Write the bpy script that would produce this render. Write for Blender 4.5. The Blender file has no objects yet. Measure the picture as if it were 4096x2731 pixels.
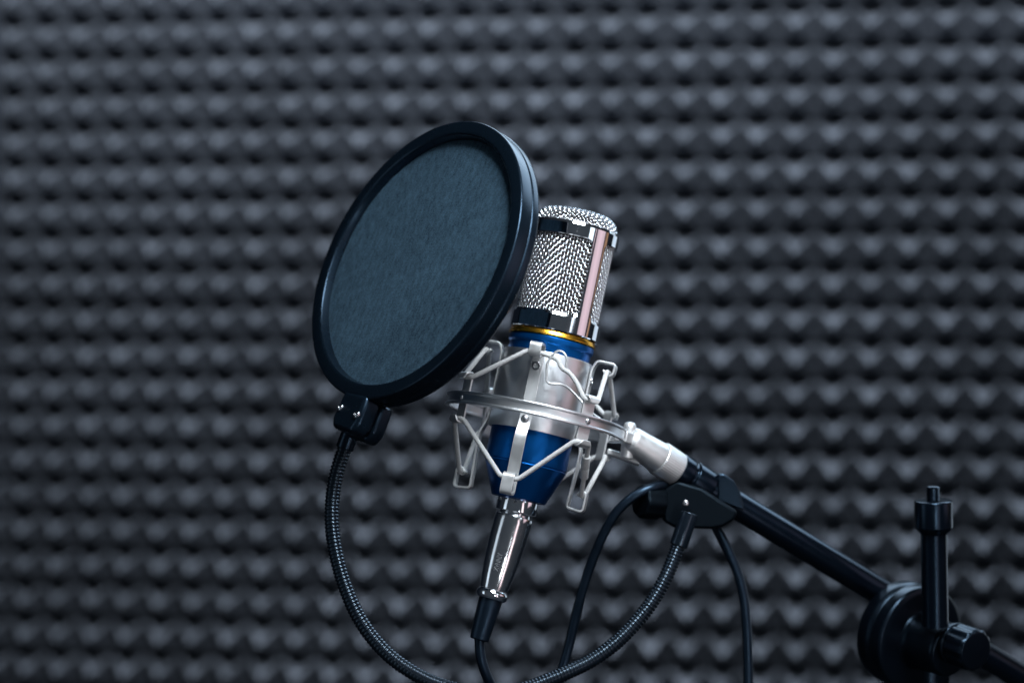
import bpy, bmesh, math, random
import numpy as np
from mathutils import Vector, Matrix
random.seed(7)
rng = np.random.default_rng(7)
sc = bpy.context.scene
COL = sc.collection
pi = math.pi
MM = 0.001

# ------------------------------------------------------------------ camera
LENS = 85.0
F = 4096 * LENS / 36.0
PITCH = 0.067614
CAM = np.array([0.0, 0.0, 1.30])
RIGHT = np.array([1.0, 0, 0])
FWD = np.array([0.0, math.cos(PITCH), -math.sin(PITCH)])
UP = np.array([0.0, math.sin(PITCH), math.cos(PITCH)])

def P(px, py, d):
    """surveyed point: photograph position and distance from the lens -> metres in the room"""
    return CAM + RIGHT * ((px - 2048) / F * d) + UP * ((1365.5 - py) / F * d) + FWD * d

def D(r, f, u):
    v = RIGHT * r + FWD * f + UP * u
    return v / np.linalg.norm(v)

cam = bpy.data.cameras.new('camera')
cam.lens = LENS; cam.sensor_width = 36.0; cam.clip_start = 0.01; cam.clip_end = 50
cam.dof.use_dof = True; cam.dof.focus_distance = 1.285; cam.dof.aperture_fstop = 4.2
cam.dof.aperture_blades = 0
co = bpy.data.objects.new('camera', cam); COL.objects.link(co)
co.location = CAM; co.rotation_euler = (pi / 2 - PITCH, 0, 0)
sc.camera = co

# ------------------------------------------------------------------ materials
def mat(name, base, metal=0.0, rough=0.5, spec=0.5, tint=None, noise=None, bump=None, sheen=0.0, rnoise=None, coat=0.0):
    m = bpy.data.materials.new(name); m.use_nodes = True
    nt = m.node_tree; b = nt.nodes['Principled BSDF']
    b.inputs['Base Color'].default_value = (*base, 1)
    b.inputs['Metallic'].default_value = metal
    b.inputs['Roughness'].default_value = rough
    b.inputs['Specular IOR Level'].default_value = spec
    b.inputs['Sheen Weight'].default_value = sheen
    if tint: b.inputs['Specular Tint'].default_value = (*tint, 1)
    b.inputs['Coat Weight'].default_value = coat
    tc = nt.nodes.new('ShaderNodeTexCoord')
    if noise:                       # (scale, amount) colour mottling
        n = nt.nodes.new('ShaderNodeTexNoise'); n.inputs['Scale'].default_value = noise[0]; n.inputs['Detail'].default_value = 6
        nt.links.new(tc.outputs['Object'], n.inputs['Vector'])
        mr = nt.nodes.new('ShaderNodeMapRange')
        mr.inputs['From Min'].default_value = .3; mr.inputs['From Max'].default_value = .7
        mr.inputs['To Min'].default_value = 1 - noise[1]; mr.inputs['To Max'].default_value = 1 + noise[1]
        nt.links.new(n.outputs['Fac'], mr.inputs['Value'])
        mx = nt.nodes.new('ShaderNodeVectorMath'); mx.operation = 'SCALE'
        mx.inputs[0].default_value = base
        nt.links.new(mr.outputs['Result'], mx.inputs['Scale'])
        nt.links.new(mx.outputs['Vector'], b.inputs['Base Color'])
    if rnoise:                      # (scale, amount) roughness variation
        n = nt.nodes.new('ShaderNodeTexNoise'); n.inputs['Scale'].default_value = rnoise[0]; n.inputs['Detail'].default_value = 5
        nt.links.new(tc.outputs['Object'], n.inputs['Vector'])
        mr = nt.nodes.new('ShaderNodeMapRange')
        mr.inputs['From Min'].default_value = .3; mr.inputs['From Max'].default_value = .7
        mr.inputs['To Min'].default_value = max(0.02, rough - rnoise[1]); mr.inputs['To Max'].default_value = rough + rnoise[1]
        nt.links.new(n.outputs['Fac'], mr.inputs['Value'])
        nt.links.new(mr.outputs['Result'], b.inputs['Roughness'])
    if bump:                        # (scale, strength, distance)
        n = nt.nodes.new('ShaderNodeTexNoise'); n.inputs['Scale'].default_value = bump[0]; n.inputs['Detail'].default_value = 4
        nt.links.new(tc.outputs['Object'], n.inputs['Vector'])
        bp = nt.nodes.new('ShaderNodeBump'); bp.inputs['Strength'].default_value = bump[1]; bp.inputs['Distance'].default_value = bump[2]
        nt.links.new(n.outputs['Fac'], bp.inputs['Height'])
        nt.links.new(bp.outputs['Normal'], b.inputs['Normal'])
    return m

M = {}
M['foam'] = mat('foam', (0.059, 0.066, 0.079), 0.78, 0.46, 0.10, noise=(9, .12), bump=(900, .4, .0006))
M['plastic'] = mat('black_plastic', (0.0018, 0.0040, 0.0070), 0, 0.27, 0.45, tint=(.42, .68, 1.0), rnoise=(60, .03))
M['satin_black'] = mat('satin_black_metal', (0.0006, 0.0013, 0.0028), 0, 0.24, 0.45, tint=(.42, .68, 1.0), rnoise=(60, .03))
M['rubber'] = mat('black_rubber', (0.0018, 0.0034, 0.0062), 0, 0.34, 0.5, tint=(.42, .68, 1.0), rnoise=(150, .06))
M['matte'] = mat('matte_black', (0.0006, 0.0012, 0.0024), 0, 0.30, 0.42, tint=(.45, .7, 1.0))
M['clamp'] = mat('clamp_black', (0.0005, 0.0009, 0.0016), 0, 0.48, 0.14, tint=(.5, .75, 1.0))
M['gooseneck'] = mat('gooseneck_black', (0.003, 0.005, 0.008), 0, 0.20, 0.7, tint=(.6, .8, 1.0))
M['chrome'] = mat('chrome', (0.86, 0.87, 0.90), 1.0, 0.07, rnoise=(90, .03))
M['plug'] = mat('plug_nickel', (0.84, 0.84, 0.86), 1.0, 0.15, rnoise=(120, .04))
M['wire'] = mat('bright_wire', (0.82, 0.83, 0.86), 1.0, 0.26)
M['core'] = mat('inner_screen', (0.022, 0.016, 0.016), 0.6, 0.55, noise=(700, .5))
M['silver'] = mat('satin_silver', (0.78, 0.79, 0.81), 1.0, 0.34, rnoise=(400, .015))
M['nickel'] = mat('nickel_paint', (0.70, 0.70, 0.70), 0.85, 0.42, rnoise=(260, .06), bump=(2200, .15, .0001))
M['blue'] = mat('blue_anodised', (0.001, 0.085, 0.31), 0.88, 0.33, rnoise=(200, .04), bump=(3000, .10, .0001))
M['gold'] = mat('gold_ring', (1.0, 0.50, 0.05), 1.0, 0.24)
M['cordel'] = mat('elastic_cord', (0.42, 0.42, 0.42), 0, 0.8, 0.2, noise=(1500, .12), bump=(1600, .6, .0003), sheen=.2)
M['brass'] = mat('brushed_screw', (0.55, 0.55, 0.57), 1.0, 0.28)

# fabric of the pop screen: woven cloth
def fabric():
    m = bpy.data.materials.new('pop_cloth'); m.use_nodes = True
    nt = m.node_tree; b = nt.nodes['Principled BSDF']
    b.inputs['Roughness'].default_value = .85; b.inputs['Specular IOR Level'].default_value = .06
    b.inputs['Sheen Weight'].default_value = .06; b.inputs['Sheen Tint'].default_value = (.5, .75, 1, 1)
    tc = nt.nodes.new('ShaderNodeTexCoord')
    def noise(sc_, det, scale):
        mp = nt.nodes.new('ShaderNodeMapping'); mp.inputs['Scale'].default_value = scale
        nt.links.new(tc.outputs['Object'], mp.inputs['Vector'])
        n = nt.nodes.new('ShaderNodeTexNoise'); n.inputs['Scale'].default_value = sc_; n.inputs['Detail'].default_value = det
        nt.links.new(mp.outputs['Vector'], n.inputs['Vector']); return n
    a = noise(420, 4, (1, 1, .16)); c = noise(1500, 2, (.5, 1, 1)); e = noise(22, 2, (1, 1, 1))
    w = nt.nodes.new('ShaderNodeTexWave'); w.wave_type = 'BANDS'; w.bands_direction = 'Z'
    w.inputs['Scale'].default_value = 420; w.inputs['Distortion'].default_value = .8
    nt.links.new(tc.outputs['Object'], w.inputs['Vector'])
    def math_(op, x, y):
        q = nt.nodes.new('ShaderNodeMath'); q.operation = op
        for i, v in enumerate((x, y)):
            if isinstance(v, (int, float)): q.inputs[i].default_value = v
            else: nt.links.new(v, q.inputs[i])
        return q.outputs[0]
    s = math_('ADD', math_('MULTIPLY', a.outputs['Fac'], .5), math_('MULTIPLY', c.outputs['Fac'], .65))
    s = math_('ADD', s, math_('MULTIPLY', e.outputs['Fac'], .25))
    s = math_('ADD', s, math_('MULTIPLY', w.outputs['Fac'], .10))
    cr = nt.nodes.new('ShaderNodeValToRGB')
    cr.color_ramp.elements[0].position = .58; cr.color_ramp.elements[0].color = (.0062, .0145, .0235, 1)
    cr.color_ramp.elements[1].position = .92; cr.color_ramp.elements[1].color = (.029, .058, .085, 1)
    nt.links.new(s, cr.inputs['Fac']); nt.links.new(cr.outputs['Color'], b.inputs['Base Color'])
    bp = nt.nodes.new('ShaderNodeBump'); bp.inputs['Strength'].default_value = .35; bp.inputs['Distance'].default_value = .0003
    nt.links.new(s, bp.inputs['Height']); nt.links.new(bp.outputs['Normal'], b.inputs['Normal'])
    return m
M['fabric'] = fabric()

# ------------------------------------------------------------------ object helpers
def thing(name, label, cat, loc, group=None):
    o = bpy.data.objects.new(name, None); COL.objects.link(o)
    o.location = loc; o.empty_display_size = .02
    o['label'] = label; o['category'] = cat
    if group: o['group'] = group
    return o

def origin_of(parent):
    while parent is not None and parent.parent is not None: parent = parent.parent
    return np.array(parent.location) if parent is not None else np.zeros(3)

class MB:
    """collects vertices (metres, room coordinates) and faces for one mesh object"""
    def __init__(s): s.v = []; s.f = []
    def add(s, vs, fs):
        o = len(s.v); s.v.extend([tuple(map(float, q)) for q in vs]); s.f.extend([tuple(i + o for i in q) for q in fs]); return s
    def build(s, name, m, parent=None, bevel=None, sharp=35, label=None):
        me = bpy.data.meshes.new(name)
        og = origin_of(parent)
        me.from_pydata([(x - og[0], y - og[1], z - og[2]) for x, y, z in s.v], [], s.f)
        bm = bmesh.new(); bm.from_mesh(me)
        bmesh.ops.recalc_face_normals(bm, faces=bm.faces)
        for f in bm.faces: f.smooth = True
        lim = math.radians(sharp)
        for e in bm.edges:
            if len(e.link_faces) == 2 and e.calc_face_angle(0) > lim: e.smooth = False
        bm.to_mesh(me); bm.free(); me.update()
        o = bpy.data.objects.new(name, me); COL.objects.link(o)
        me.materials.append(m)
        if parent is not None: o.parent = parent
        if bevel:
            b = o.modifiers.new('bevel', 'BEVEL'); b.width = bevel; b.segments = 3; b.limit_method = 'ANGLE'; b.angle_limit = math.radians(30)
            b.harden_normals = False
        if label: o['label'] = label
        return o

def nrm(v): v = np.asarray(v, float); return v / np.linalg.norm(v)

def frame(axis, ref=None):
    a = nrm(axis)
    r = np.array(ref if ref is not None else ([0, 0, 1] if abs(a[2]) < .9 else [1, 0, 0]), float)
    x = nrm(r - a * r.dot(a)); y = np.cross(a, x); return x, y, a

def lathe(mb, prof, o, axis, n=64, closed=False, cap=True, ref=None, rmod=None):
    """prof: (r, t) in mm; revolve round axis through o"""
    x, y, a = frame(axis, ref); k = len(prof); vs = []
    for (r, t) in prof:
        for i in range(n):
            th = 2 * pi * i / n
            rr = r * (rmod(i, r, t) if rmod else 1)
            vs.append(o + (x * math.cos(th) + y * math.sin(th)) * rr * MM + a * t * MM)
    fs = []
    for j in range(k if closed else k - 1):
        j2 = (j + 1) % k
        for i in range(n):
            i2 = (i + 1) % n; fs.append((j * n + i, j * n + i2, j2 * n + i2, j2 * n + i))
    if cap and not closed:
        if prof[0][0] > 1e-6: fs.append(tuple(range(n)))
        if prof[-1][0] > 1e-6: fs.append(tuple((k - 1) * n + i for i in range(n)))
    return mb.add(vs, fs)

def rnd(prof, rad=.4, seg=3, closed=False):
    """round the corners of a 2-D profile"""
    out = []; n = len(prof); pts = [np.array(p, float) for p in prof]
    for i in range(n):
        if not closed and i in (0, n - 1): out.append(tuple(pts[i])); continue
        p0, p1, p2 = pts[i - 1], pts[i], pts[(i + 1) % n]
        a, b = p0 - p1, p2 - p1; la, lb = np.linalg.norm(a), np.linalg.norm(b)
        d = min(rad, la * .45, lb * .45)
        if d < 1e-6 or la < 1e-9 or lb < 1e-9: out.append(tuple(p1)); continue
        q0, q2 = p1 + a / la * d, p1 + b / lb * d
        for s in range(seg + 1):
            u = s / seg; out.append(tuple((1 - u) ** 2 * q0 + 2 * u * (1 - u) * p1 + u * u * q2))
    return out

def spline(pts, step=.002):
    p = [np.array(q, float) for q in pts]; out = []
    p = [2 * p[0] - p[1]] + p + [2 * p[-1] - p[-2]]
    for i in range(1, len(p) - 2):
        a, b, c, d = p[i - 1:i + 3]
        n = max(2, int(np.linalg.norm(c - b) / step))
        for s in range(n):
            t = s / n
            out.append(.5 * (2 * b + (c - a) * t + (2 * a - 5 * b + 4 * c - d) * t * t + (3 * b - a - 3 * c + d) * t ** 3))
    out.append(p[-2]); return out

def poly_round(pts, rad, seg=5):
    p = [np.array(q, float) for q in pts]; out = [p[0]]
    for i in range(1, len(p) - 1):
        a, b = p[i - 1] - p[i], p[i + 1] - p[i]; la, lb = np.linalg.norm(a), np.linalg.norm(b)
        d = min(rad, la * .45, lb * .45); q0, q2 = p[i] + a / la * d, p[i] + b / lb * d
        for s in range(seg + 1):
            u = s / seg; out.append((1 - u) ** 2 * q0 + 2 * u * (1 - u) * p[i] + u * u * q2)
    out.append(p[-1]); return out

def tube(mb, pts, r, n=16, cap=True, closed=False):
    """pts in metres, r in metres (number or per-point list)"""
    p = [np.array(q, float) for q in pts]; k = len(p)
    tg = []
    for i in range(k):
        if closed: t = p[(i + 1) % k] - p[i - 1]
        else: t = p[min(i + 1, k - 1)] - p[max(i - 1, 0)]
        tg.append(nrm(t))
    x, y, _ = frame(tg[0]); vs = []
    for i in range(k):
        x = nrm(x - tg[i] * x.dot(tg[i])); y = np.cross(tg[i], x)
        rr = r[i] if hasattr(r, '__len__') else r
        for j in range(n):
            th = 2 * pi * j / n; vs.append(p[i] + (x * math.cos(th) + y * math.sin(th)) * rr)
    fs = []
    for i in range(k if closed else k - 1):
        i2 = (i + 1) % k
        for j in range(n):
            j2 = (j + 1) % n; fs.append((i * n + j, i * n + j2, i2 * n + j2, i2 * n + j))
    if cap and not closed: fs += [tuple(range(n)), tuple((k - 1) * n + j for j in range(n))]
    return mb.add(vs, fs)

def prism(mb, poly, x, y, z, o, h0, h1):
    """poly: 2-D points (m) in the x,y axes, extruded from h0 to h1 along z"""
    n = len(poly); vs = [o + x * a + y * b + z * h0 for a, b in poly] + [o + x * a + y * b + z * h1 for a, b in poly]
    fs = [tuple(range(n)), tuple(n + i for i in range(n))] + [(i, (i + 1) % n, n + (i + 1) % n, n + i) for i in range(n)]
    return mb.add(vs, fs)

def dome_screw(mb, o, axis, r, h, n=24, slot=False):
    prof = [(r * math.cos(a), h * math.sin(a)) for a in np.linspace(0, pi / 2, 7)]
    prof = [(r, -.6)] + prof[:-1] + [(0.0005, h)]
    return lathe(mb, prof, o, axis, n)

# ------------------------------------------------------------------ lights and world
w = bpy.data.worlds.new('World'); sc.world = w; w.use_nodes = True
bg = w.node_tree.nodes['Background']
bg.inputs['Strength'].default_value = 1.0
_tc = w.node_tree.nodes.new('ShaderNodeTexCoord'); _sx = w.node_tree.nodes.new('ShaderNodeSeparateXYZ'); _cr = w.node_tree.nodes.new('ShaderNodeValToRGB')
_mr = w.node_tree.nodes.new('ShaderNodeMapRange'); _mr.inputs['From Min'].default_value = 1; _mr.inputs['From Max'].default_value = -1
w.node_tree.links.new(_tc.outputs['Generated'], _sx.inputs['Vector']); w.node_tree.links.new(_sx.outputs['Y'], _mr.inputs['Value'])
w.node_tree.links.new(_mr.outputs['Result'], _cr.inputs['Fac']); w.node_tree.links.new(_cr.outputs['Color'], bg.inputs['Color'])
_cr.color_ramp.elements[0].position = .25; _cr.color_ramp.elements[0].color = (.004, .006, .010, 1)     # dim room, a little lighter on the camera side
_cr.color_ramp.elements[1].position = .95; _cr.color_ramp.elements[1].color = (.042, .051, .062, 1)

def area(name, loc, target, sx, sy, power, color, spread=180):
    l = bpy.data.lights.new(name, 'AREA'); l.shape = 'RECTANGLE'; l.size = sx; l.size_y = sy
    l.energy = power; l.color = color; l.spread = math.radians(spread)
    o = bpy.data.objects.new(name, l); COL.objects.link(o); o.location = loc
    o.rotation_euler = (Vector(target) - Vector(loc)).to_track_quat('-Z', 'Y').to_euler()
    return o
area('wall_lamp', (-0.04, 1.86, 2.50), (0.0, 2.32, 2.0), 1.4, .4, 53, (.865, .93, 1.0), 73)
area('key_softbox', (0.25, 0.85, 1.98), (0.08, 1.32, 1.24), .40, .30, 2.2, (.86, .94, 1.0), 52)
area('front_panel', (0.40, 0.30, 1.90), (0.05, 1.32, 1.26), 0.55, .42, 3.8, (.84, .93, 1.0))  # added panel, lays a soft front highlight on the satin metal
area('side_fill', (0.92, 0.45, 1.60), (0.05, 1.32, 1.33), .26, .5, .14, (.78, .90, 1.0), 80)  # added light, mirrored as a pale blue streak in the chrome head
area('rose_fill', (1.05, 1.00, 1.30), (0.05, 1.32, 1.28), .44, .5, .10, (1.0, .74, .82), 80)  # unseen pink panel, stands in for light bounced off the room's walls
area('amber_fill', (1.12, 1.34, 1.28), (0.05, 1.32, 1.28), .14, .5, .016, (1.0, .55, .30), 80)  # added warm strip, tints the edge of the pink reflection
area('rose_low', (0.50, 0.56, 1.00), (0.00, 1.31, 1.14), .16, .66, .11, (1.0, .80, .84), 80)  # added pink source, reflected in the cable plug and gooseneck
area('low_fill', (0.36, 0.15, 0.95), (0.12, 1.33, 1.12), .09, .26, .12, (.88, .95, 1.0), 60)  # added low source, no real desk lamp; draws the gooseneck sleeve's streak
area('blue_fill', (0.80, 1.92, 1.24), (0.05, 1.32, 1.28), .40, .7, .16, (.72, .86, 1.0), 80)  # added panel for the pale reflection at the head's right edge
area('strip_lamp', (-1.0, 0.90, 1.28), (0.05, 1.32, 1.20), .32, .9, .17, (.74, .88, 1.0), 80)
area('back_panel', (0.55, 2.02, 1.86), (0.30, 1.38, 1.20), 1.3, .5, 7.0, (.60, .80, 1.0), 150)  # added panel facing the stand, brightens the boom arm's top edge

# ------------------------------------------------------------------ foam wall
PSI, HANG = 0.160012, 0.008063          # the panels hang a hair out of level
PX, PZ = .035485, .035466
WX = np.array([math.cos(PSI) * math.cos(HANG), -math.sin(PSI), math.cos(PSI) * math.sin(HANG)]); WN = np.array([-math.sin(PSI), -math.cos(PSI), 0.0]); WZ = np.cross(-WN, WX); WZ = WZ / np.linalg.norm(WZ) * (1 if WZ[2] > 0 else -1)
W0 = CAM + FWD * 2.378
X0, Z0 = -.50257, .35374
FOAM_H = .027
def foam_wall():
    """one sheet of moulded foam: every pyramid has four flat flanks, a worn blunt tip and a slightly uneven stand"""
    mb = MB(); H = FOAM_H
    i0, i1, j0, j1 = -6, 37, -5, 26
    ni, nj = i1 - i0, j1 - j0
    vs = []; fs = []
    def put(x, z, h): vs.append(W0 + WX * x + WZ * z + WN * h); return len(vs) - 1
    cor = [[put(X0 + (i0 + a - .5) * PX + rng.normal(0, .0003), Z0 - (j0 + b) * PZ + rng.normal(0, .0003), abs(rng.normal(0, .0004))) for a in range(ni + 1)] for b in range(nj + 1)]
    for b in range(nj):
        for a in range(ni):
            cx, cz = X0 + (i0 + a) * PX, Z0 - (j0 + b + .5) * PZ
            dx, dz, dh = rng.normal(0, .0007), rng.normal(0, .0007), 1 + rng.normal(0, .02)
            q = [cor[b][a], cor[b][a + 1], cor[b + 1][a + 1], cor[b + 1][a]]
            rings = []
            for k, hh in ((.12, .875), (.065, .925), (.025, .945)):
                rings.append([put(cx + dx * (1 - k) + sx * k * PX / 2, cz + dz * (1 - k) + sz * k * PZ / 2, H * hh * dh) for sx, sz in ((-1, 1), (1, 1), (1, -1), (-1, -1))])
            top = put(cx + dx, cz + dz, H * .95 * dh)
            prev = q
            for r in rings:
                for k in range(4): fs.append((prev[k], prev[(k + 1) % 4], r[(k + 1) % 4], r[k]))
                prev = r
            for k in range(4): fs.append((prev[k], prev[(k + 1) % 4], top))
    mb.add(vs, fs)
    o = mb.build('wall', M['foam'], None, sharp=28)
    o['kind'] = 'structure'; o['label'] = 'dark grey acoustic foam wall of small pyramids behind the microphone'
    return o
foam_wall()

# ------------------------------------------------------------------ microphone axis
TH = math.radians(6.5); LEAN = math.radians(12.05)
G = P(2210, 1351, 1.325)
EZ = D(math.sin(LEAN) * math.cos(TH), math.sin(TH), math.cos(LEAN) * math.cos(TH))
EX = D(math.cos(LEAN), 0, -math.sin(LEAN))
EY = np.cross(EZ, EX)                  # points away from the lens
def L(az, r, t):                       # az in degrees from the front, clockwise to the right; mm
    a = math.radians(az)
    return G + (EX * math.sin(a) - EY * math.cos(a)) * (r * MM) + EZ * (t * MM)
def rad(az): a = math.radians(az); return EX * math.sin(a) - EY * math.cos(a)
def tan(az): a = math.radians(az); return EX * math.cos(a) + EY * math.sin(a)

mic = thing('microphone', 'silver and blue studio condenser microphone with wire mesh head behind the pop filter', 'microphone', L(0, 0, -97))
# housing
b = MB()
lathe(b, rnd([(0.01, -90.4), (14.8, -90.4), (22.3, -72.6), (22.7, -71.9), (22.2, -71.5), (22.2, -71.1), (22.6, -70.8), (22.6, -6.2), (23.6, -5.2), (23.6, -2.0), (22.0, -1.6), (0.01, -1.6)], .35), G, EZ, 96)
b.build('housing', M['blue'], mic)
b = MB(); lathe(b, rnd([(0.01, -1.6), (24.2, -1.6), (24.25, -1.2), (23.45, 1.25), (0.01, 1.25)], .3, 3), G, EZ, 96); b.build('gold_ring', M['gold'], mic)

# chrome head frame: two bands joined by two straps
def head_frame():
    mb = MB(); R0, R1 = 22.9, 24.8; half = 9.2; fil = 4.0
    straps = (35.0, 215.0)
    lo_b, lo_t, up_b, up_t, mid = 1.6, 11.6, 54.0, 62.0, 33.0
    cols = []
    for s in straps:
        cols += [(s + x, mid) for x in np.linspace(-half, half, 12)]
        e = s + half
        n = 8
        arc = []
        for k in range(n + 1):
            a = pi / 2 * k / n                     # fillet from vertical to flat
            dx = fil * (1 - math.cos(a)); dz = fil * (1 - math.sin(a))
            arc.append((dx / (R1 * pi / 180), dz))
        cols += [(e + 1e-4 + dx, lo_t + dz) for dx, dz in arc]
        nxt = e + 180 - 2 * half
        w0, w1 = e + arc[-1][0], nxt - arc[-1][0]
        cols += [(x, lo_t) for x in np.linspace(w0, w1, 60)[1:-1]]
        cols += [(nxt - 1e-4 - dx, lo_t + dz) for dx, dz in reversed(arc)]
    n = len(cols)
    for sign in (0, 1):
        vs = []
        for az, h in cols:
            if sign == 0: z0, z1 = lo_b, h
            else: z0, z1 = up_t, (up_b - (h - lo_t)) if h < mid else mid
            c = .45 * (1 if sign == 0 else -1); inner = h < mid
            ce = c if inner else 0
            e0, d0 = (.45, .45) if sign == 0 else (-1.5, .6)          # the upper rim of each band is a wide chamfer
            e1, d1 = ((1.5, .6) if sign == 0 else (-.45, .45)) if inner else (0, 0)
            ring = [(R0, z0), (R1 - d0, z0), (R1, z0 + e0), (R1, z1 - e1), (R1 - d1, z1), (R0, z1)]
            vs += [L(az, r, t) for r, t in ring]
        k = 6; fs = []
        for i in range(n):
            i2 = (i + 1) % n
            for j in range(k):
                j2 = (j + 1) % k
                if j == 4 and cols[i][1] == mid and cols[i2][1] == mid: continue
                fs.append((i * k + j, i * k + j2, i2 * k + j2, i2 * k + j))
        mb.add(vs, fs)
    return mb.build('head_frame', M['chrome'], mic, sharp=10)
head_frame()

# woven wire grille: barrel and crown
def grille():
    mb = MB(); N = 80; pt = 2.0; R = 22.4; A = .32; rw = .31 * MM
    t0, t1 = 9.0, 63.0
    rows = int((t1 - t0) / pt)
    for i in range(N):
        az = 360 * i / N
        pts = [L(az, R + A * math.cos(pi * (s / 4 + i)), t0 + pt * s / 4) for s in range(rows * 4 + 1)]
        tube(mb, pts, rw, 5, cap=False)
    for j in range(rows + 1):
        pts = [L(360 * s / (N * 4), R - A * math.cos(pi * (s / 4 + j)), t0 + pt * j) for s in range(N * 4)]
        tube(mb, pts, rw, 5, cap=False, closed=True)
    # crown, profile by arc length
    rc, cr, tc = 15.4, 7.0, 62.9
    def prof(s):
        if s < rc:
            return s, tc + cr + .9 * (1 - (s / rc) ** 2), np.array([0.1 * s / rc, 1.0])
        a = (s - rc) / cr
        if a < pi / 2: return rc + cr * math.sin(a), tc + cr * math.cos(a), np.array([math.sin(a), math.cos(a)])
        return rc + cr, tc - (s - rc - cr * pi / 2), np.array([1.0, 0])
    S = rc + cr * pi / 2 + 1.2; q = 1.9
    m = int(S / q)
    for d in (0, 1):
        for i in range(-m, m + 1):
            c = i * q; ext = math.sqrt(max(S * S - c * c, 0)); ns = int(ext / q * 4)
            pts = []
            for s in range(-ns, ns + 1):
                y = s * q / 4; x = c
                ph = math.cos(pi * (s / 4 + i)) * A * (1 if d == 0 else -1)
                X, Y = (x, y) if d == 0 else (y, x)
                a0 = math.radians(45); X, Y = X * math.cos(a0) - Y * math.sin(a0), X * math.sin(a0) + Y * math.cos(a0)
                ss = math.hypot(X, Y)
                r, t, nn = prof(ss)
                if ss < 1e-6: ux, uy = 1, 0
                else: ux, uy = X / ss, Y / ss
                rr = r + ph * nn[0]; tt = t + ph * nn[1]
                pts.append(G + (EX * ux - EY * uy) * rr * MM + EZ * tt * MM)
            if len(pts) > 3: tube(mb, pts, rw, 5, cap=False)
    return mb.build('grille', M['wire'], mic, sharp=180)
grille()
b = MB(); lathe(b, rnd([(0.01, 1.6), (20.8, 1.6), (20.8, 62), (15.0, 68.0), (0.01, 68.6)], .8), G, EZ, 64); b.build('inner_screen', M['core'], mic)
b = MB(); lathe(b, rnd([(0.01, -97.6), (8.6, -97.6), (11.2, -97.6), (11.2, -90.4), (0.01, -90.4)], .3), G, EZ, 64); b.build('socket', M['chrome'], mic)

# ------------------------------------------------------------------ microphone cable
AX = nrm(P(1978, 2372, 1.3085) - P(2064, 2072, 1.3135))      # plug leans a little more than the microphone
PT = L(0, 0, -97.6)
cable = thing('microphone_cable', 'black microphone cable with chrome plug hanging from the microphone and looping over the stand arm', 'cable', PT)
b = MB()
lathe(b, rnd([(0.01, 0), (8.4, 0), (8.8, 2.2), (10.5, 2.2), (10.6, 5), (10.5, 14), (9.9, 25), (8.8, 36), (7.6, 43.4), (0.01, 43.4)], .3), PT, AX, 64)
sh = b.build('plug_shell', M['plug'], cable)
b = MB(); lathe(b, [(r_, t_) for r_, t_ in [(6.7, 43.0)] + [(6.4 + 2.4 * math.sin(a), 46.0 - 2.9 * math.cos(a)) for a in np.linspace(.25, pi - .25, 14)] + [(6.2, 49.0)]], PT, AX, 64); b.build('plug_nut', M['chrome'], cable)
b = MB(); lathe(b, rnd([(0.01, 48.2), (6.5, 48.2), (6.3, 54), (5.3, 71.0), (4.7, 71.6), (0.01, 71.6)], .5), PT, AX, 48); b.build('strain_relief', M['rubber'], cable)
E0 = PT + AX * .0708
wp = [E0 - AX * .003, E0] + [P(*q) for q in [(1921, 2612, 1.3055), (1934, 2668, 1.306), (1964, 2738, 1.309), (2010, 2800, 1.315), (2080, 2850, 1.325), (2150, 2840, 1.335), (2205, 2775, 1.345),
      (2243, 2690, 1.35), (2275, 2584, 1.35), (2301, 2472, 1.348), (2328, 2366, 1.345), (2362, 2260, 1.342), (2411, 2142, 1.338), (2466, 2048, 1.335), (2534, 1985, 1.334), (2603, 1952, 1.336), (2660, 1938, 1.345),
      (2720, 1950, 1.362), (2780, 1990, 1.368), (2830, 2050, 1.366), (2868, 2115, 1.362), (2911, 2200, 1.360), (2953, 2300, 1.360), (2977, 2405, 1.360), (2988, 2536, 1.360), (2992, 2660, 1.360), (2993, 2740, 1.360), (2992, 2900, 1.360)]]
b = MB(); tube(b, spline(wp, .003), 2.75 * MM, 16); b.build('cord', M['rubber'], cable)
# raised letters along the shell
def lettering():
    cu = bpy.data.curves.new('lettering', 'FONT'); cu.body = 'XVNNIY'; cu.size = 3.6 * MM; cu.extrude = .3 * MM; cu.space_character = 1.0
    o = bpy.data.objects.new('tmp', cu); COL.objects.link(o)
    dg = bpy.context.evaluated_depsgraph_get(); me = bpy.data.meshes.new_from_object(o.evaluated_get(dg))
    vs = [v.co.copy() for v in me.vertices]; fs = [tuple(p.vertices) for p in me.polygons]
    bpy.data.objects.remove(o); bpy.data.curves.remove(cu); bpy.data.meshes.remove(me)
    mb = MB(); x = nrm(EX - AX * EX.dot(AX)); front = nrm(np.cross(x, AX))
    if front.dot(FWD) > 0: front = -front
    wd = max(v.x for v in vs); sc_ = 9.6 * MM / wd
    out = []
    for v in vs:
        t = 33.5 * MM - v.x * sc_                       # reads upward along the plug
        ang = math.radians(-12) - (v.y - 1.3 * MM) / (8.6 * MM) * .95
        rr = np.interp(t / MM, [14, 25, 36], [10.5, 9.9, 8.8]) * MM + v.z * .6 + .14 * MM
        out.append(PT + AX * t + (front * math.cos(ang) + x * math.sin(ang)) * rr)
    mb.add(out, fs); l_ = mb.build('lettering', M['silver'], cable); l_.parent = sh
lettering()

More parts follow.
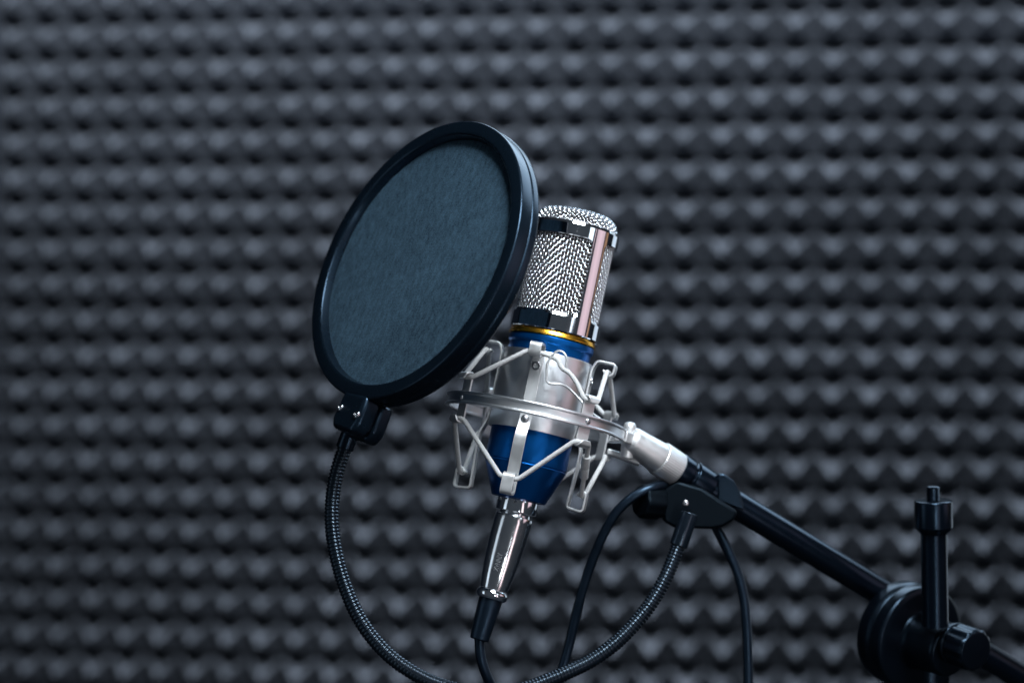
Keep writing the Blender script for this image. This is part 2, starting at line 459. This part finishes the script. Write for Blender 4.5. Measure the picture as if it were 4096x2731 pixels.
# ------------------------------------------------------------------ shock mount
TR = -44.5
sm = thing('shock_mount', 'silver spider shock mount of ring, hooks and grey elastic cords gripping the microphone', 'shock mount', L(0, 0, TR))
b = MB(); lathe(b, rnd([(23.0, -53.8), (24.8, -53.8), (24.8, -10.8), (23.0, -10.8)], .25, closed=True), G, EZ, 128, closed=True); sleeve = b.build('sleeve', M['silver'], sm)
# outer ring with raised lips
b = MB()
lathe(b, rnd([(47.6, -3.4), (50.0, -3.4), (50.0, -2.2), (49.3, -1.8), (49.3, 1.8), (50.0, 2.2), (50.0, 3.4), (47.6, 3.4), (47.6, 2.2), (47.9, 1.9), (47.9, -1.9), (47.6, -2.2)], .3, closed=True), L(0, 0, TR), EZ, 160, closed=True)
ring = b.build('outer_ring', M['silver'], sm)

def strip(mb, path, az, width, th, taper=None):
    """flat bar swept along a (radius, height) path at azimuth az"""
    p = [np.array(q, float) for q in path]; k = len(p); vs = []
    for i in range(k):
        t = nrm(p[min(i + 1, k - 1)] - p[max(i - 1, 0)]); nn = np.array([-t[1], t[0]])
        w_ = width * (taper[i] if taper else 1)
        for (sa, sb) in ((-1, -1), (1, -1), (1, 1), (-1, 1)):
            q = p[i] + nn * th / 2 * sb
            vs.append(L(az, q[0], q[1]) + tan(az) * (w_ / 2 * sa * MM))
    fs = []
    for i in range(k - 1):
        for j in range(4):
            j2 = (j + 1) % 4; fs.append((i * 4 + j, i * 4 + j2, i * 4 + 4 + j2, i * 4 + 4 + j))
    fs += [(0, 1, 2, 3), tuple((k - 1) * 4 + j for j in range(4))]
    return mb.add(vs, fs)

AZ_J = (-13, 77, 167, 257)
hook_path = poly_round([(31.8, -12.6), (34.3, -15.6), (37.4, -14.6), (38.0, -8.4), (27.4, -8.2), (25.6, -13.5), (25.55, -50.5), (28.6, -58), (28.4, -68), (27.3, -89.6), (36.4, -90.4), (36.6, -80.2), (33.8, -79.0), (31.4, -82.0)], 2.2, 5)
for az in AZ_J:
    b = MB(); strip(b, hook_path, az, 6.6, 1.15)
    st = b.build('hook_bar', M['nickel'], sm, bevel=.25 * MM)
    b = MB(); dome_screw(b, L(az, 26.1, -48.6), rad(az), 2.3, 1.5); b.build('rivet', M['brass'], sm).parent = st
    b = MB(); lathe(b, rnd([(2.3, -.3), (2.3, .7), (1.3, .7), (1.2, -.1), (0.01, -.1)], .2), L(az, 26.1, -19.5), rad(az), 24); s_ = b.build('screw', M['brass'], sm); s_.parent = st
AZ_C = (-58, 33, 122, 212)
clip_path = poly_round([(51.5, -34.6), (51.0, -31.6), (46.6, -30.6), (46.9, -36), (46.9, -53), (46.6, -58.4), (51.0, -57.6), (51.5, -54.6)], 1.6, 5)
for az in AZ_C:
    k = len(clip_path)
    tp = [1.0] * k; tp[0] = .62; tp[1] = .9; tp[-1] = .62; tp[-2] = .9
    b = MB(); strip(b, clip_path, az, 7.6, 1.1, tp); cl = b.build('cord_clip', M['nickel'], sm, bevel=.3 * MM)
    for dz in (0,):
        b = MB(); dome_screw(b, L(az, 49.3, TR + dz), rad(az), 1.7, 1.0); b.build('rivet', M['brass'], sm).parent = cl

def cord_loop(tj, tc, rj, rcl, bend=None):
    pts = []
    for i in range(4):
        aj, ac = AZ_J[i], AZ_C[(i + 1) % 4] + (360 if i == 3 else 0)
        sg = 1
        pts += [L(aj - 8, rj + .3, tj - .2 * (1 if tj > -40 else -1)), L(aj, rj, tj), L(aj + 8, rj + .3, tj - .2 * (1 if tj > -40 else -1))]
        if bend and i == 0: pts += bend
        pts += [L(ac - 5.5, rcl, tc), L(ac, rcl + .9, tc), L(ac + 5.5, rcl, tc)]
    q = pts + [pts[0]]
    p = [np.array(v) for v in q]; out = []
    n = len(pts)
    for i in range(n):
        a, b_, c = p[i - 1] if i else pts[-1], p[i], p[i + 1]
        u, v = a - b_, c - b_; lu, lv = np.linalg.norm(u), np.linalg.norm(v); d = min(.0022, lu * .45, lv * .45)
        q0, q2 = b_ + u / lu * d, b_ + v / lv * d
        for s in range(6):
            x = s / 5; out.append((1 - x) ** 2 * q0 + 2 * x * (1 - x) * b_ + x * x * q2)
    # resample for the braid
    res = []
    for i in range(len(out)):
        a, b_ = out[i], out[(i + 1) % len(out)]; m = max(1, int(np.linalg.norm(b_ - a) / .0005))
        res += [a + (b_ - a) * s / m for s in range(m)]
    return res
bend = [L(2, 34.6, -14.2), L(8, 36, -15.2), L(11.5, 37.6, -19.5), L(17, 40, -20.6), L(23, 43.5, -25.5)]
for nm, lp in (('t', cord_loop(-13.2, -33.2, 34.4, 48.0, bend)), ('b', cord_loop(-82.0, -56.0, 34.4, 48.0))):
    rr = [1.32 * MM * (1 + .05 * math.sin(2 * pi * i * .5 / 1.1)) for i in range(len(lp))]
    b = MB(); tube(b, lp, rr, 10, closed=True); cd = b.build('elastic_cord', M['cordel'], sm, sharp=180)
    if nm == 'b':   # crimp on the right strand, between clip and hook
        a_, c_ = L(38, 47.6, -56.5), L(71, 34.8, -81.5); dd = c_ - a_
        b = MB(); lathe(b, rnd([(1.4, 0), (2.3, 0), (2.3, 7.6), (2.1, 7.9), (2.1, 8.5), (2.3, 8.8), (2.3, 15.5), (1.4, 15.5)], .3), a_ + dd * .22, dd, 24); b.build('crimp', M['cordel'], sm).parent = cd
# bent wire arm holding the cord aside
wq = [(44, 47.4, -41), (38, 44.5, -38.5), (20.5, 35.0, -28.0), (4.0, 34.5, -28.2), (1.0, 34.8, -24.5), (-.5, 35.4, -18.0), (4.0, 36.4, -11.6), (9.5, 37.6, -10.6), (13.5, 38.6, -13.6), (15, 38.0, -18.0), (21, 36.5, -20.5), (30, 35, -24.0), (40, 34.5, -27.5)]
b = MB(); tube(b, spline([L(*q) for q in wq], .0006), .62 * MM, 10); b.build('wire_arm', M['nickel'], sm)

# swivel that joins the ring to the stand
S0 = P(2524, 1758, 1.335); S1 = P(2708, 1878, 1.3475); SD = nrm(S1 - S0)
Ls = np.linalg.norm(S1 - S0) / MM
b = MB(); lathe(b, rnd([(0.01, -2.6), (5.4, -2.6), (7.2, -.6), (7.6, 1.0), (8.3, Ls * .35), (9.0, Ls * .60), (0.01, Ls * .60)], .5), S0, SD, 64); sw = b.build('swivel_body', M['nickel'], sm)
b = MB(); lathe(b, rnd([(0.01, Ls * .60 + .01), (9.1, Ls * .60 + .01), (9.6, Ls * .60 + .6), (9.5, Ls - .8), (8.8, Ls), (0.01, Ls)], .4), S0, SD, 176, rmod=lambda i, r, t: (1 + .010 * (1 if i % 4 < 2 else -1)) if r > 9.2 else 1); b.build('knurled_nut', M['nickel'], sm)
mid = S0 + SD * (Ls * .36 * MM); cdir = nrm(CAM - mid); nn = nrm(cdir - SD * cdir.dot(SD)); up_ = np.cross(SD, nn)
if up_.dot(UP) < 0: up_ = -up_
nn2 = nrm(nn * .94 + up_ * .34)
b = MB(); lathe(b, rnd([(2.1, -1), (2.1, .45), (1.3, .45), (1.0, -.35), (0.01, -.35)], .15), mid + nn2 * 7.2 * MM, nn2, 24); b.build('screw', M['brass'], sm).parent = sw
# fork: pivot bolt and two cheeks reaching under the ring
b = MB(); lathe(b, rnd([(0.01, -13), (3.6, -13), (3.6, 5.2), (2.6, 7.0), (0.01, 7.4)], .9), P(2516, 1740, 1.335), nrm(EZ * .9 + SD * -.1), 32); b.build('pivot_bolt', M['nickel'], sm)
fk = MB()
fa, fb = P(2430, 1806, 1.345), P(2560, 1850, 1.343)
fx = nrm(fb - fa); fz = nrm(EZ - fx * EZ.dot(fx)); fy = np.cross(fz, fx)
ln = np.linalg.norm(fb - fa)
prism(fk, [(0, -.0055), (ln, -.0055), (ln, .0055), (0, .0055)], fx, fy, fz, fa, -.0016, .0016)
fa2 = L(97, 48.6, TR)
fxx = nrm(S0 - fa2)
prism(fk, [(-.001, -.004), (np.linalg.norm(S0 - fa2), -.004), (np.linalg.norm(S0 - fa2), .004), (-.001, .004)], fxx, np.cross(EZ, fxx), nrm(EZ - fxx * EZ.dot(fxx)), fa2, -.003, .003)
fk.build('fork', M['nickel'], sm, bevel=.6 * MM)

# ------------------------------------------------------------------ boom stand
B0 = P(2703, 1872, 1.348); B1 = P(3640, 2437, 1.405); BD = nrm(B1 - B0); BL = np.linalg.norm(B1 - B0)
stand = thing('microphone_stand', 'black boom microphone stand with slanting arm and clutch at lower right', 'microphone stand', P(3714, 2731, 1.40))
b = MB(); lathe(b, rnd([(0.01, 2), (8.0, 2), (8.0, (BL + .13) / MM), (0.01, (BL + .13) / MM)], .6), B0, BD, 48); b.build('boom_arm', M['satin_black'], stand)
b = MB(); lathe(b, rnd([(0.01, .2), (9.2, .2), (9.7, 1.2), (9.7, 7.6), (8.6, 8.2), (8.6, 10.2), (9.9, 10.8), (9.9, 22.5), (9.2, 23.2), (8.1, 23.2)], .4), B0, BD, 64); b.build('arm_collar', M['satin_black'], stand)
HB = D(.537, -.829, -.154)
DC = P(3684, 2558, 1.385)
b = MB(); lathe(b, rnd([(0.01, -9), (30.4, -9), (31.2, -8), (31.2, -1.2), (30.2, 0), (27.5, .5), (16.2, 1.0), (0.01, 1.0)], .6), DC, HB, 96); b.build('clutch_disc', M['matte'], stand)
b = MB(); lathe(b, rnd([(0.01, -24), (26, -24), (30.0, -21), (30.8, -13), (29.5, -9.6), (0.01, -9.6)], 1.0), DC, HB, 96); b.build('clutch_disc', M['matte'], stand)
b = MB(); lathe(b, rnd([(17.6, .8), (16.8, 2), (16.2, 4), (15.0, 23), (14.0, 25.5), (9.0, 26), (0.01, 26)], .8), DC, HB, 64); b.build('hub', M['matte'], stand)
KN = DC + HB * .0265 + UP * .0055
b = MB(); lathe(b, rnd([(0.01, 0), (11.2, 0), (11.8, 1.2), (11.8, 3.0), (10.2, 3.6), (11.6, 4.6), (11.8, 5.4), (11.8, 17.5), (10.6, 19.0), (0.01, 19.3)], .5), KN, HB, 96, rmod=lambda i, r, t: (1 + .035 * math.cos(2 * pi * i / 8)) if (t > 4 and r > 11) else 1); b.build('clutch_knob', M['matte'], stand)
VZ = np.array([0, 0, 1.0])
VT = nrm(VZ - RIGHT * .028)
PB = P(3741, 2492, 1.352)
b = MB(); lathe(b, rnd([(7.4, -1.5), (7.4, 50.5), (9.4, 52.5), (10.7, 54), (10.7, 68.5), (9.9, 69.2), (0.01, 69.2)], .5), PB, VT, 48); b.build('upright_post', M['satin_black'], stand)
b = MB()
tp = [(3.6, 69.0)] 
for i in range(8): tp += [(3.9, 69.4 + i * 1.0), (3.45, 69.9 + i * 1.0)]
tp += [(2.9, 77.2), (0.01, 77.3)]
lathe(b, tp, PB, VT, 32); b.build('threaded_stud', M['satin_black'], stand)
PL = P(3714, 2600, 1.40)
b = MB(); lathe(b, rnd([(0.01, -160), (12.5, -160), (12.5, -8), (11, -2), (0.01, 0)], .8), PL, VZ, 48); b.build('pole', M['satin_black'], stand)

# ------------------------------------------------------------------ pop filter
PN = D(-.700, -.597, .391)
E1 = D(-.488, 0, -.873); E1 = nrm(E1 - PN * E1.dot(PN)); E2 = np.cross(PN, E1)
PC = P(1690, 1053, 1.295)
pf = thing('pop_filter', 'round black pop filter with blue-grey cloth on a ribbed gooseneck beside the microphone', 'pop filter', PC)
RO = 81.1
b = MB()
lathe(b, rnd([(RO - 9.4, 1.6), (RO - 9.1, 3.2), (RO - 8.0, 7.1), (RO - 6.8, 7.6), (RO + .1, 7.3), (RO - .1, -.6), (RO - .3, -.9), (RO - .1, -1.2), (RO + .2, -1.8), (RO + .1, -5.8), (RO - 1.6, -7.2), (RO - 8.5, -7.2), (RO - 9.5, -6)], 1.2, closed=True), PC, PN, 200, closed=True)
b.build('rim', M['plastic'], pf)
# cloth: shallow dish of fine rings
b = MB(); rings = 40; n = 128; vs = [PC + PN * 2.6 * MM]; fs = []
for j in range(1, rings + 1):
    r_ = (RO - 9.0) * j / rings
    for i in range(n):
        a = 2 * pi * i / n; vs.append(PC + (E1 * math.cos(a) + E2 * math.sin(a)) * r_ * MM + PN * (2.6 + .12 * math.sin(a * 7 + r_ * .2) * (r_ / 70) ** 6) * MM)
for i in range(n): fs.append((0, 1 + i, 1 + (i + 1) % n))
for j in range(rings - 1):
    for i in range(n):
        q, q2 = 1 + j * n, 1 + (j + 1) * n; fs.append((q + i, q2 + i, q2 + (i + 1) % n, q + (i + 1) % n))
b.add(vs, fs); b.build('cloth_screen', M['fabric'], pf, sharp=180)
# bracket
MV = D(.521, -.802, -.291)
WV = nrm(21 * MV - 4.4 * E1); WV = nrm(WV - PN * WV.dot(PN)); RV = np.cross(PN, WV)
if RV.dot(E1) < 0: RV = -RV
BC = PC + E1 * .0892 + MV * .0194
def rect(w0, w1, h0, h1): return [(w0, h0), (w1, h0), (w1, h1), (w0, h1)]
b = MB(); prism(b, [(-.0108, -.0125), (.0108, -.0125), (.0118, .0026), (.0090, .0088), (-.0092, .0084), (-.0124, .0030)], WV, RV, PN, BC, -.0028, .0082)
prism(b, [(-.0104, -.0120), (.0108, -.0120), (.0116, .0040), (.0080, .0098), (-.0085, .0096), (-.0118, .0040)], WV, RV, PN, BC, -.0120, -.0030)
br = b.build('bracket', M['plastic'], pf, bevel=2.4 * MM)
for sx, sy in ((-.0082, -.0030), (.0083, -.0012)):
    b = MB(); lathe(b, rnd([(2.2, -.5), (2.2, .5), (1.6, 1.0), (.7, 1.1), (.5, .5), (0.01, .5)], .2), BC + WV * sx + RV * sy + PN * .0082, PN, 24)
    b.build('screw', M['chrome'], pf).parent = br
gd = 1.302
C0, C1 = P(1413, 1700, gd), P(1377, 1796, gd)
b = MB(); lathe(b, rnd([(0.01, -4), (4.9, -4), (4.9, np.linalg.norm(C1 - C0) / MM - .6), (4.3, np.linalg.norm(C1 - C0) / MM), (0.01, np.linalg.norm(C1 - C0) / MM)], .4), C0, C1 - C0, 40); b.build('end_sleeve', M['plastic'], pf)
gp = [C1 - (C1 - C0) * .1] + [P(x, y, d) for x, y, d in [(1353, 1870, 1.301), (1337, 1940, 1.30), (1328, 2032, 1.298), (1331, 2128, 1.296), (1350, 2239, 1.294), (1383, 2350, 1.292), (1429, 2456, 1.290), (1488, 2546, 1.289), (1564, 2626, 1.288), (1656, 2690, 1.288), (1760, 2738, 1.289), (1880, 2765, 1.291), (2000, 2772, 1.294), (2110, 2750, 1.298), (2200, 2716, 1.302), (2262, 2690, 1.305), (2356, 2645, 1.310), (2446, 2583, 1.314), (2526, 2507, 1.318), (2602, 2413, 1.322), (2660, 2313, 1.325), (2699, 2220, 1.328), (2716, 2170, 1.329)]]
gs = spline(gp, .00024)
acc = 0; rr = []
for i, q in enumerate(gs):
    if i: acc += np.linalg.norm(q - gs[i - 1])
    rr.append((3.45 + .68 * abs(math.cos(pi * acc / .00200)) ** .8) * MM)
b = MB(); tube(b, gs, rr, 16); b.build('gooseneck', M['gooseneck'], pf, sharp=180)
K0, K1 = P(2760, 2050, 1.330), P(2712, 2184, 1.329)
lk = np.linalg.norm(K1 - K0) / MM
b = MB(); lathe(b, rnd([(0.01, 0), (5.0, 0), (5.0, lk - .6), (4.4, lk), (0.01, lk)], .4), K0, K1 - K0, 40); b.build('end_sleeve', M['gooseneck'], pf)
# clamp on the boom arm
def px_poly(pts, d): return [P(x, y, d) for x, y in pts]
zc = FWD; dm = 1.352
def img_prism(mb, pts, d, h0, h1):
    q = px_poly(pts, d); o = q[0]
    prism(mb, [((a - o).dot(RIGHT), (a - o).dot(UP)) for a in q], RIGHT, UP, FWD, o, h0, h1)
b = MB()
img_prism(b, [(2700, 1915), (2800, 1945), (2872, 1992), (2945, 2040), (2930, 2074), (2886, 2101), (2841, 2109), (2698, 2107), (2648, 2080), (2640, 1960)], dm, -.011, .012)
cb = b.build('clamp_body', M['clamp'], pf, bevel=1.8 * MM)
b = MB()
img_prism(b, [(2868, 2000), (2868, 1893), (2895, 1893), (2934, 1922), (2958, 1962), (2975, 2040)], dm, -.0035, .0095)
b.build('clamp_jaw', M['satin_black'], pf, bevel=.9 * MM)
kd = nrm(P(2560, 2003, 1.338) - P(2645, 2012, 1.345)); kl = np.linalg.norm(P(2560, 2003, 1.338) - P(2645, 2012, 1.345)) / MM
b = MB(); lathe(b, rnd([(0.01, -2), (5, -2), (5, 1), (8.8, 1.4), (9.2, 2.2), (9.2, kl - 1), (8.2, kl), (0.01, kl)], .5), P(2645, 2012, 1.345), kd, 64, rmod=lambda i, r, t: (1 + .03 * math.cos(2 * pi * i / 8)) if r > 8.5 else 1); b.build('clamp_knob', M['clamp'], pf)
b = MB(); dome_screw(b, P(2743, 2012, dm - .0112), -FWD, 1.7, .6); b.build('screw', M['brass'], pf).parent = cb

# ------------------------------------------------------------------ render settings
sc.render.engine = 'CYCLES'
sc.cycles.use_denoising = True
try: sc.cycles.denoiser = 'OPENIMAGEDENOISE'
except Exception: pass
sc.cycles.max_bounces = 8; sc.cycles.glossy_bounces = 5; sc.cycles.diffuse_bounces = 3
sc.cycles.sample_clamp_indirect = 4
sc.view_settings.view_transform = 'Standard'; sc.view_settings.look = 'None'
sc.view_settings.exposure = 0; sc.view_settings.gamma = 1
